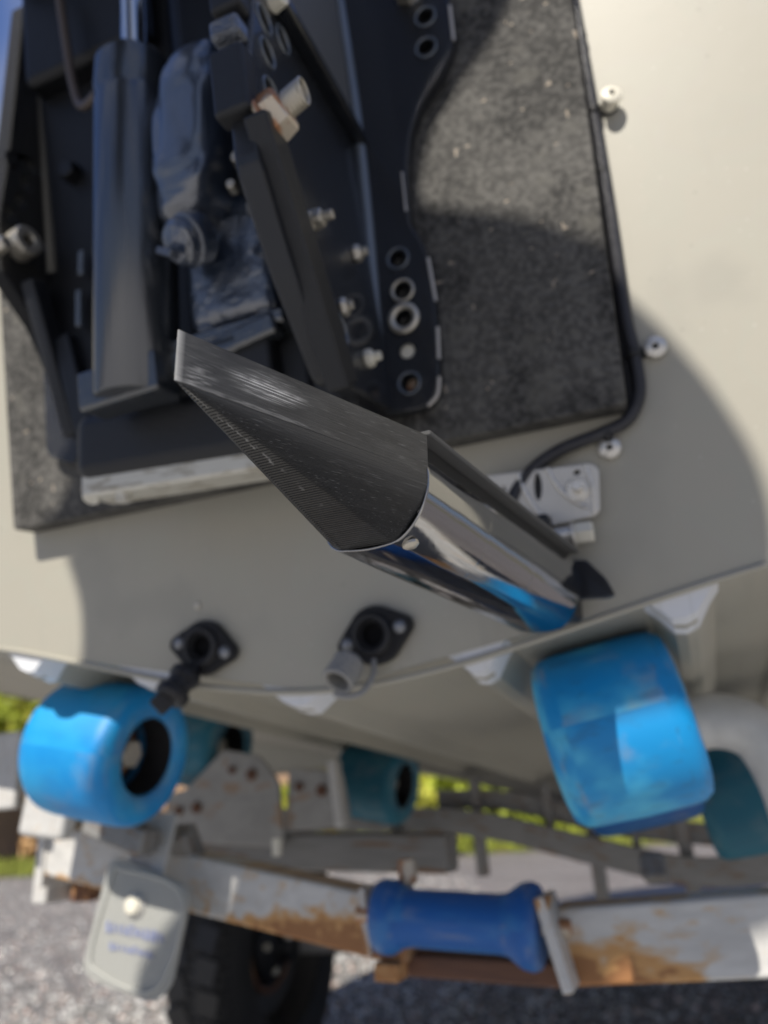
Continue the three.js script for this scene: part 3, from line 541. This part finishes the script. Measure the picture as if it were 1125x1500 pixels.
  for (let i = 1; i <= 10; i++) { const th = i / 10 * Math.PI / 2; sec.push([-14 - 8.2 * Math.sin(th), -11.6 - 7.8 * Math.cos(th)]); }
  for (let i = 1; i <= 6; i++) sec.push([-22.2, mix(-11.6, 18.9, i / 6)]);
  const L = 200, rows = 24, tp = [], ti = [], tuv = [];
  const secIn = (s) => sec.map(([px, py]) => [px * s, (py) * s + (1 - s) * 2]);
  const rowsList = [];
  rowsList.push([0.2, 0.965]); rowsList.push([0.5, 0.985]); rowsList.push([0.2, 1.0]); for (let j = 0; j <= rows; j++) rowsList.push([-0.6 - (L - 0.6) * j / rows, 1]); rowsList.push([-L - 0.5, 0.985]); rowsList.push([-L - 0.3, 0.96]);
  rowsList.forEach(([z, s]) => { const e = 1 + 0.2 * clamp(-z / L); secIn(s).forEach(([px, py], i) => { tp.push(px, py < 0 ? py * e : py, z); tuv.push(i / sec.length * 2.2, -z / 60); }); });
  const c = sec.length; for (let j = 0; j < rowsList.length - 1; j++) for (let i = 0; i < c - 1; i++) { const p = j * c + i, q = p + c; ti.push(p, p + 1, q, p + 1, q + 1, q); }
  const tg = new THREE.BufferGeometry(); tg.setAttribute('position', new THREE.Float32BufferAttribute(tp, 3)); tg.setAttribute('uv', new THREE.Float32BufferAttribute(tuv, 2)); tg.setIndex(ti); tg.computeVertexNormals();
  const tm = part(t, 'chrome_tube', tg, chromeM); chromeM.side = THREE.DoubleSide;
  part(t, 'top_cover', planarUV(box(0, 20.2, -100, 43.5, 2.2, 199, 0.7), (px, py, pz) => [pz / 40, px / 9]), printCover);
  part(t, 'end_plug', ext(new THREE.Shape(secIn(0.95).map(([px, py]) => new THREE.Vector2(px, py < 0 ? py * 1.19 : py))), -L + 1, -L + 8, 1), blackPlastic);
  part(t, 'rivet', (() => { const th = -75 * R, px = 9.4, py = -18.6; return lathe([[0, 1.3], [2.2, 1.0], [3.1, 0.2], [3.1, -0.8], [0, -0.8]], [px, py, -7], [px + 0.32, py - 1, -7], 24); })(), zinc, tm);
  part(t, 'mounting_stub', box(0, -4, -222, 20, 20, 44, 4), blackPlastic);
  // glossy foot fin beside the far end
  const fin = ext(roundPoly([[10, 19], [23, 17], [33, 5], [37, -5], [33, -6.5], [10, -5]], 3), -214, -209, 1);
  part(t, 'foot_fin', fin, gloss);
}
// ------------------------------------------------------------------ cable, clips
{
  const c = onTransom('power_cable', [15, 275, 5], 'black cable running down the board edge and curving under it to the tube', 'cable');
  part(c, 'sheath', tube([[22, 520, 5], [21, 470, 5], [20, 432, 5], [19, 400, 6], [18, 362, 6], [17, 325, 5], [15, 275, 5], [12.5, 227, 5], [11, 194, 5], [11.5, 165, 5], [9, 143, 5], [-1, 129, 6], [-18, 124, 7], [-44, 119, 8], [-62, 111, 9], [-76, 98, 11], [-84, 82, 16], [-92, 62, 24]], 4.1, 220, 14), cableMat);
  for (const v of [404, 345, 300, 171]) part(c, 'tape', cyl([mix(10, 20, (v - 160) / 260), v + 2.2, 5.2], [mix(10, 20, (v - 160) / 260) + 0.2, v - 2.2, 5.2], 4.3, 4.3, 18), rubber);
}
const clipDefs = [
  [[17.6, 345], [28, 347], 12, 'pale round screw clip high on the transom, top one on the cable', creamBolt],
  [[11, 171], [24.5, 172], 6, 'silver domed screw clip beside the lower corner of the black board', stainless],
  [[-14, 123], [-14.5, 114.5], 5, 'silver domed screw clip under the bend of the cable, above the steel bracket', stainless]];
for (const [[cu, cv], [su, sv], h, label, mat] of clipDefs) {
  const c = onTransom('cable_clip', [su, sv, 0], label, 'cable clip', 'clips holding the black cable');
  const vert = Math.abs(su - cu) > Math.abs(sv - cv);
  part(c, 'strap', [new THREE.TorusGeometry(4.6, 0.9, 8, 24).scale(1, 1, 3).rotateX(vert ? Math.PI / 2 : 0).rotateY(vert ? 0 : Math.PI / 2).translate(cu, cv, 5.4), bar([cu, cv, 1.3], [su, sv, 1.3], 7, 1.6, 0.6, [0, 0, 1].map((q, i) => i === 2 ? 0 : (vert ? [0, 1][i] : [1, 0][i])))], blackPlastic);
  part(c, 'washer', cyl([su, sv, 0.4], [su, sv, 2.4], 6.2, 6.2, 24), blackPlastic);
  const tilt = h > 8 ? 3.5 : 0;
  const s = part(c, 'screw', lathe([[1.8, h - 0.9], [2.4, h], [5, h - 0.2], [6.9, h - 1.6], [7.2, h - 3], [h > 8 ? 5.2 : 7.2, h - 3.6], [h > 8 ? 5.2 : 6.4, 0], [0, 0]], [su, sv, 1.5], [su + tilt, sv + tilt * 0.6, 1.5 + h], 24), mat);
  part(c, 'recess', cyl([su + tilt * 0.7, sv + tilt * 0.4, 1.5 + h - 2.2], [su + tilt, sv + tilt * 0.6, 1.5 + h - 0.9], 1.8, 1.8, 6, 0.1), rubber, s);
}
// ------------------------------------------------------------------ steel bracket by the tube
{
  const b = onTransom('steel_bracket', [-58, 90, 0], 'small stainless steel slotted bracket on the transom beside the chrome tube', 'bracket');
  const s = roundPoly([[-98, 112], [-27, 105.5], [-23, 101], [-27, 75], [-31, 72], [-86, 70], [-100, 74]], 5);
  s.holes.push(hole(-62, 97.5, 3.6, 10, -0.12)); s.holes.push(hole(-36.5, 101.5, 3.2, 2.6)); s.holes.push(hole(-36, 79.5, 3.0, 2.4)); s.holes.push(hole(-84, 96, 2.2, 8, -0.12));
  const p = part(b, 'plate', ext(s, 9, 12.5, 0.8, 10), stainless);
  part(b, 'rib', [tube([[-73, 108, 12.6], [-70, 94, 12.8], [-64, 80, 12.6], [-60, 73, 12.2]], 1.5, 40, 8), tube([[-54, 108, 12.6], [-51, 98, 12.8], [-42, 84, 12.8], [-34, 78, 12.4]], 1.4, 40, 8), tube([[-31, 105, 12.4], [-29, 90, 12.6], [-31, 74, 12.3]], 1.2, 40, 8)], stainless, p);
  part(b, 'slot_backing', box(-62, 92, 4.6, 56, 30, 8.2, 2), rubber);  // dark sheet added behind the slots, recess shade in its colour
  const bo = part(b, 'bolt', cyl([-38, 90.5, 12], [-37, 91, 25], 3.2, 3, 18), stainless);
  part(b, 'washer', cyl([-38, 90.5, 12.3], [-38, 90.5, 14], 7.4, 7.4, 28), stainless, bo);
  const hb = part(b, 'hinge_bolt', cyl([-58, 63.5, 15], [-44, 63, 15], 5.4, 5.4, 20), stainless);
  part(b, 'hex_nut', cyl([-44, 63, 15], [-33, 62.5, 15], 7, 6.8, 6, 0.9), creamBolt, hb);
  part(b, 'washer', cyl([-46.5, 63, 15], [-44, 63, 15], 7.6, 7.6, 24), stainless, hb);
  part(b, 'lower_arm', [box(-66, 58, 14, 18, 40, 22, 3), box(-58, 38, 18, 40, 14, 30, 3)], blackPlastic);
}
// ------------------------------------------------------------------ drain sockets
function drainSocket(cu, cv, rot, label) {
  const d = onTransom('drain_socket', [cu, cv, 0], label, 'drain socket', 'drain sockets low on the transom');
  const c = Math.cos(rot), s = Math.sin(rot), X = (x, y) => [cu + c * x - s * y, cv + s * x + c * y];
  const sh = roundPoly([X(-28, 1), X(-6, 19), X(8, 19), X(29, 3), X(29, -4), X(8, -21), X(-6, -21), X(-28, -6)], 8);
  sh.holes.push(hole(...X(0, 0), 10));
  part(d, 'flange', ext(sh, 0.3, 8, 2.2, 10), blackPlastic);
  part(d, 'throat', lathe([[10, 0.5], [10, 9], [10.8, 11.5], [13, 11.5], [14.4, 10], [15, 7]], [...X(0, 0), 0], [...X(0, 0), 1], 36), blackPlastic);
  part(d, 'throat_floor', cyl([...X(0, 0), 1], [...X(0, 0), 1.6], 10, 10, 24), socketDark);
  for (const q of [-19.5, 20]) part(d, 'screw', lathe([[0, 3], [2.6, 2.6], [4.4, 1], [4.8, 0], [0, 0]], [...X(q, -1), 7.6], [...X(q, -1), 9], 20), dullSteel);
  return d;
}
{
  const r = drainSocket(-189, 21, 10 * R, 'black drain socket with a grey ribbed bung hanging below it');
  const p = [-203, 6, 17], q = [-209, -9, 34];
  const bung = part(r, 'bung', lathe([[8, 6], [8, 20], [10, 21], [11.2, 20], [11.2, 17], [10, 16.2], [11, 15], [11, 12.4], [10, 11.6], [11, 10.6], [11, 8], [10, 7.2], [11, 6], [11, 3], [9, 0], [0, 0]], p, q, 36), greyPlastic);
  part(r, 'bung_floor', cyl([-205.2, 0.4, 23.4], [-205.6, -0.6, 24.4], 8.2, 8.2, 24), rubber, bung);
  part(r, 'tether', tube([[-190, 4, 8], [-189, -6, 16], [-195, -16, 26], [-204, -17, 32], [-211, -14, 33]], 2, 40, 8), greyPlastic);
  const l = drainSocket(-324, 31, -17 * R, 'black drain socket on the left with a black bung hanging on a strap');
  const lb = part(l, 'bung', lathe([[0, 0], [10, 0], [11.5, 2], [11.5, 7], [9.5, 8.5], [9.5, 15], [12.5, 17], [12.5, 22], [10, 25], [0, 26]], [-334, 14, 12], [-341, -2, 26], 32), blackPlastic);
  part(l, 'pull_tab', bar([-338, 1, 26], [-350, -9, 32], 14, 5, 2), blackPlastic, lb);
  part(l, 'tether', tube([[-328, 16, 9], [-326, 8, 16], [-332, 2, 22], [-338, 2, 24]], 3, 40, 8), blackPlastic);
}
// ------------------------------------------------------------------ rollers
function wobbleRoller(name, c, dir, r, L, mat, label, bore = 0.55) {
  const o = inWorld(name, c, label, 'roller', 'plastic boat rollers on the trailer');
  const d = v3(dir).normalize(), h = L / 2, p = v3(c).addScaledVector(d, -h).toArray(), q = v3(c).addScaledVector(d, h).toArray();
  const b = r * bore;
  const g = lathe([[b, L * 0.25], [b, L - 3], [b + 2.5, L], [r - 12, L], [r - 5, L - 2], [r - 1, L - 8], [r, L - 16], [r + 0.6, L * 0.5], [r, 16], [r - 1, 8], [r - 5, 2], [r - 12, 0], [b + 2.5, 0], [b, 3], [b, L * 0.75]], p, q, 64, 0.9);
  const m = part(o, 'barrel', g, mat);
  const dd0 = (s) => v3(c).addScaledVector(d, s * h).toArray();
  for (const e of [-1, 1]) part(o, 'bore_sleeve', toCreasedNormals(alongY(new THREE.LatheGeometry([[b - 0.4, 0], [b - 0.4, h * 0.62]].map((q) => new THREE.Vector2(...q)), 40), dd0(e * 0.32), dd0(e * 0.95)), 0.5), rubber);
  const dd = (s) => v3(c).addScaledVector(d, s * h).toArray();
  part(o, 'hub', lathe([[0, 0], [b + 0.4, 0], [b + 0.4, 4], [0, 4]], dd(0.05), dd(0.3), 32), rubber);
  const ax = part(o, 'axle', cyl(dd(-1.05), dd(0.5), r * 0.13, r * 0.13, 20), zincRusty);
  part(o, 'nut', cyl(dd(0.28), dd(0.62), r * 0.24, r * 0.22, 6, 1.5), zinc, ax);
  part(o, 'washer', cyl(dd(0.2), dd(0.27), r * 0.38, r * 0.38, 28), rust, ax);
  return o;
}
wobbleRoller('wobble_roller', [-495, 641, -585], [0.975, -0.2, 0.02], 60, 98, rollerBlueA, 'bright blue hollow roller under the hull at left, half in sunlight');
wobbleRoller('wobble_roller', [-46, 615, -560], [0.985, 0.15, -0.06], 57, 92, rollerBlueB, 'large scuffed bright blue roller under the hull at right, below the chrome tube', 0.4);
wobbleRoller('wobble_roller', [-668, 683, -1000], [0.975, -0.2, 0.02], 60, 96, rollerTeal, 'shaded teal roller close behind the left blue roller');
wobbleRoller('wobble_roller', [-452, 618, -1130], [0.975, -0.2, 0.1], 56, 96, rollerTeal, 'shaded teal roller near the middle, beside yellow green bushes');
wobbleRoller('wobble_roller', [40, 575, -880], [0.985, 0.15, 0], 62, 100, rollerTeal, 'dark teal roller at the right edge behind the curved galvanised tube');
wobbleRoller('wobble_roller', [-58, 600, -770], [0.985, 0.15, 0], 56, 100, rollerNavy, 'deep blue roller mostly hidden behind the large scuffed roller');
{
  const o = inWorld('keel_roller', [-212, 485, -700], 'navy blue dumbbell shaped keel roller in the middle of the rusty crossbeam', 'roller');
  const p = [-287, 489, -700], q = [-143, 478, -700], L = 144.4;
  part(o, 'barrel', lathe([[6, 0], [24, 0], [28, 2], [30, 7], [29.5, 16], [26, 22], [23.5, 26], [22.4, 34], [22.6, L / 2], [22.4, L - 36], [23.5, L - 28], [27, L - 23], [31.5, L - 16], [33, L - 8], [31, L - 2], [27, L], [6, L]], p, q, 64, 0.9), rollerNavy);
  part(o, 'pin', cyl([-306, 490.4, -700], [-120, 476, -700], 6.5, 6.5, 20), zincRusty);
}
// ------------------------------------------------------------------ trailer
{
  const t = inWorld('boat_trailer', [-212, 300, -700], 'galvanised steel boat trailer frame with rust stains, under the hull', 'trailer');
  const beamGeo = (p, q, h, w) => planarUV(bar(p, q, h, w, 4), (x, y, z) => { const A = v3(p), B = v3(q), d = B.clone().sub(A), f = new THREE.Vector3(x, y, z).sub(A); const s = f.dot(d) / d.lengthSq(); const up = new THREE.Vector3().crossVectors(new THREE.Vector3(0, 0, 1), d).normalize(); return [s, f.dot(up) / h + 0.5]; });
  part(t, 'cross_beam', beamGeo([-668, 560, -728], [-262, 473, -728], 50, 50), galvLeft);
  part(t, 'cross_beam', beamGeo([-134, 462, -728], [620, 494, -728], 56, 50), galvRight);
  part(t, 'beam_end', box(-668, 556, -728, 4, 66, 56, 1.5), galv);
  part(t, 'roller_plate', bar([-300, 512, -716], [-296, 458, -716], 7, 40, 2, [1, 0, 0]), galvLeft);
  part(t, 'roller_plate', bar([-138, 502, -698], [-124, 436, -698], 9, 54, 2, [1, 0, 0]), galvRight);
  part(t, 'plate_tab', bar([-290, 447, -704], [-268, 446, -704], 14, 26, 2), orangeRust);
  part(t, 'roller_cradle', bar([-296, 448, -738], [-128, 438, -738], 18, 30, 3), rustDark);
  part(t, 'bolt', [cyl([-262, 512, -716], [-262, 532, -716], 9, 8, 6), cyl([-262, 500, -716], [-262, 520, -716], 5, 5, 14)], zincRusty);
  part(t, 'bolt', cyl([-398, 540, -722], [-398, 556, -722], 5, 5, 12), creamBolt);
  part(t, 'post', box(-690, 560, -742, 20, 110, 40, 3), galv);
  part(t, 'rusty_post', box(-664, 548, -770, 26, 90, 30, 3), rust);
  // pale plates catching the sun at the left
  part(t, 'roller_bracket', box(-690, 640, -650, 62, 78, 12, 4), galv);
  part(t, 'roller_bracket', bar([-632, 604, -638], [-576, 596, -638], 58, 20, 6), galv);
  part(t, 'roller_bracket', bar([-572, 585, -660], [-500, 560, -660], 26, 26, 5), galvDark);
  // bracket plates behind the left roller, dark bolt heads added for dark holes
  const pa = roundPoly([[-690, 556], [-510, 540], [-516, 620], [-545, 655], [-600, 668], [-660, 620], [-690, 616]], 8);
  for (const [x, y, r] of [[-640, 596, 9], [-668, 594, 7], [-555, 632, 9], [-585, 640, 6]]) part(t, 'bolt', cyl([x, y, -944], [x, y, -936], r * 0.9, r * 0.8, 6, 1), rustDark);
  part(t, 'bracket_plate', planarUV(ext(pa, -950, -942, 1.5), (x, y) => [x / 200, y / 120]), galvMid);
  const pb = roundPoly([[-512, 560], [-420, 562], [-430, 625], [-506, 636]], 6); for (const [x, y, r] of [[-490, 612, 6], [-458, 605, 8]]) part(t, 'bolt', cyl([x, y, -954], [x, y, -946], r, r * 0.9, 6, 1), rustDark);
  part(t, 'bracket_plate', planarUV(ext(pb, -960, -952, 1.5), (x, y) => [x / 200, y / 120]), galvMid);
  part(t, 'bracket_plate', bar([-432, 640, -935], [-424, 560, -935], 12, 20, 3, [1, 0, 0]), galv);
  part(t, 'guide_board', box(-1052, 770, -2020, 350, 150, 40, 20), hullPaint);
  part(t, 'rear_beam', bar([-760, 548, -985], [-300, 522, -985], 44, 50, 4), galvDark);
  // long rails and spring leaves curving away to the right
  const rail = (pts, h, w, nm) => { const cu = new THREE.CatmullRomCurve3(pts.map(v3)), s = new THREE.Shape(); s.moveTo(-h / 2, -w / 2); s.lineTo(h / 2, -w / 2); s.lineTo(h / 2, w / 2); s.lineTo(-h / 2, w / 2); s.closePath();
    const K = 40, pos = [], idx = [], uv = []; for (let k = 0; k <= K; k++) { const p = cu.getPointAt(k / K); for (const [dy, dz] of [[-1, -1], [1, -1], [1, 1], [-1, 1], [-1, -1]]) { pos.push(p.x, p.y + dy * h / 2, p.z + dz * w / 2); uv.push(k / 6, (dy + 1) / 2); } }
    for (let k = 0; k < K; k++) for (let i = 0; i < 4; i++) { const p = k * 5 + i, q = p + 5; idx.push(p, q, p + 1, p + 1, q, q + 1); }
    const g = new THREE.BufferGeometry(); g.setAttribute('position', new THREE.Float32BufferAttribute(pos, 3)); g.setAttribute('uv', new THREE.Float32BufferAttribute(uv, 2)); g.setIndex(idx); return part(t, nm, toCreasedNormals(g, 0.5), galvDark); };
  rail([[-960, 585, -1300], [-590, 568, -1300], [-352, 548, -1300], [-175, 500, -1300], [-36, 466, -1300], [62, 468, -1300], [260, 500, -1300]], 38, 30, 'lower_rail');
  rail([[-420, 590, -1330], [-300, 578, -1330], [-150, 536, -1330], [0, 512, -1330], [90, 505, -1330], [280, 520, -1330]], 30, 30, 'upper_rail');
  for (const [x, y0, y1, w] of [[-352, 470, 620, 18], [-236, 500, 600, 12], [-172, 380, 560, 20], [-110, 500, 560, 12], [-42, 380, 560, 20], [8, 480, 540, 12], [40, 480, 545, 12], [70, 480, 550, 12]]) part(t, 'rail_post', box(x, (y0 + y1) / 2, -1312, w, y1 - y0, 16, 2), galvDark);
  part(t, 'curved_tube', tube([[-30, 620, -745], [-8, 622, -705], [20, 624, -700], [46, 612, -700], [60, 580, -700], [66, 520, -705], [68, 480, -715]], 22, 80, 24), paleTube);
  // axle and chassis rails running forward
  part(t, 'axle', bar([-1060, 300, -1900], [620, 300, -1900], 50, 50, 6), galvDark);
  for (const [x, y, z] of [[-668, 640, -1010], [-452, 580, -1140], [40, 530, -890], [-60, 540, -780], [-495, 600, -640]]) part(t, 'roller_stem', bar([x, y - 30, z - 60], [x, 500, z - 110], 24, 24, 4, [0, 0, 1]), galvDark);
}
{ // wheel
  const c = [-1075, 300, -1860];
  const w = inWorld('trailer_wheel', c, 'black rubber trailer wheel under the hull at the left, hub facing inward', 'wheel');
  const p = [c[0] - 90, c[1], c[2]], q = [c[0] + 90, c[1], c[2]];
  part(w, 'tyre', lathe([[170, 20], [178, 8], [215, 0], [250, 4], [274, 18], [286, 34], [291, 60], [292, 90], [291, 120], [286, 146], [274, 162], [250, 176], [215, 180], [178, 172], [170, 160]], p, q, 80, 0.7), std([0.02, 0.02, 0.021], 0.75, 0, { bumpMap: greyTex(512, 128, (u, v) => (smooth(0.25, 0.3, v) - smooth(0.7, 0.75, v)) * (((u * 80 + Math.abs(v - 0.5) * 6) % 1) > 0.25 ? 1 : 0.1)), bumpScale: 0.006 }));
  for (let i = 0; i < 30; i++) for (const s of [-1, 1]) { const a = (i + (s > 0 ? 0.5 : 0)) / 30 * Math.PI * 2; part(w, 'tread_block', bar([c[0] + s * 12, c[1] + Math.cos(a) * 290, c[2] + Math.sin(a) * 290], [c[0] + s * 62, c[1] + Math.cos(a + 0.05) * 289, c[2] + Math.sin(a + 0.05) * 287], 10, 50, 2, [0, Math.cos(a), Math.sin(a)]), rubber); }
  part(w, 'rim', lathe([[60, 96], [110, 92], [150, 110], [164, 150], [172, 166], [176, 164], [170, 148], [150, 60], [60, 80]], p, q, 64), std([0.06, 0.055, 0.05], 0.5, 0.3));
  const h = part(w, 'hub', lathe([[0, 190], [30, 190], [34, 186], [40, 150], [80, 130], [84, 120], [84, 96], [0, 96]], p, q, 40), satin);
  part(w, 'rust_ring', new THREE.TorusGeometry(98, 6, 10, 48).rotateY(Math.PI / 2).translate(c[0] + 28, c[1], c[2]), rust);
  for (let i = 0; i < 5; i++) { const a = i / 5 * 6.283 + 0.3; part(w, 'stud', cyl([c[0] + 10, c[1] + Math.cos(a) * 58, c[2] + Math.sin(a) * 58], [c[0] + 58, c[1] + Math.cos(a) * 58, c[2] + Math.sin(a) * 58], 9, 8, 6, 1.5), creamBolt, h); }
  part(w, 'spring_bolt', [cyl([c[0] + 110, 318, c[2] + 60], [c[0] + 110, 372, c[2] + 60], 11, 11, 14), cyl([c[0] + 150, 330, c[2] + 60], [c[0] + 165, 384, c[2] + 30], 11, 11, 14)], zinc);
}
{ // worn plastic tag hanging from the beam
  const t = inWorld('plastic_tag', [-510, 520, -662], 'worn translucent white plastic tag with faded blue print, hanging from the crossbeam', 'tag');
  const out = [[-546, 552], [-452, 520], [-472, 440], [-492, 428], [-560, 446], [-572, 456]];
  const mat = phys([0.56, 0.565, 0.53], 0.55, { transmission: 0.25, thickness: 0, side: THREE.DoubleSide, bumpMap: dustNoise, bumpScale: 0.0008 });
  part(t, 'panel', ext(roundPoly(out, 16), -664, -660, 1.2, 8), mat);
  const c = [-511, 488]; const ins = out.map(([x, y]) => [c[0] + (x - c[0]) * 0.82, c[1] + (y - c[1]) * 0.84]);
  part(t, 'border', tube([...ins, ins[0]].map(([x, y]) => [x, y, -659.2]), 1.8, 120, 8), mat);
  const ink = std([0.26, 0.29, 0.45], 0.7);
  const line = (y, x0, x1, h) => { const g = []; let x = x0, k = 0; while (x < x1) { const w = 2.2 + 1.6 * hash(k, 7, 3); const slope = -0.16; g.push(box(x, y + (x - x0) * slope, -658.9, w, h * (0.7 + 0.3 * hash(k, 2, 9)), 0.8, 0.3)); if (hash(k, 5, 5) > 0.4) g.push(box(x + 2.4, y + (x - x0) * slope + (hash(k, 6, 1) - 0.5) * h * 0.8, -658.8, 4, 1.8, 0.6, 0.2)); x += w + 2.2 + 2 * hash(k, 1, 4); k++; } return g; };
  part(t, 'faded_print', line(490, -543, -478, 10), ink);
  part(t, 'faded_print', line(474, -538, -492, 6.5), ink);
  part(t, 'hanger', bar([-512, 585, -690], [-514, 508, -662], 44, 5, 2, [1, 0, 0]), galv);
  const b = part(t, 'bolt', lathe([[0, 9], [6, 8], [8.5, 5], [8.5, 0], [0, 0]], [-514, 507, -660], [-513, 507, -650], 20), creamBolt);
  part(t, 'washer', cyl([-514, 507, -660.4], [-514, 507, -657], 11, 11, 24), galv, b);
}

scene.traverse((o) => { if (o.isMesh) { o.castShadow = true; o.receiveShadow = true; } });
renderer.render(scene, camera);
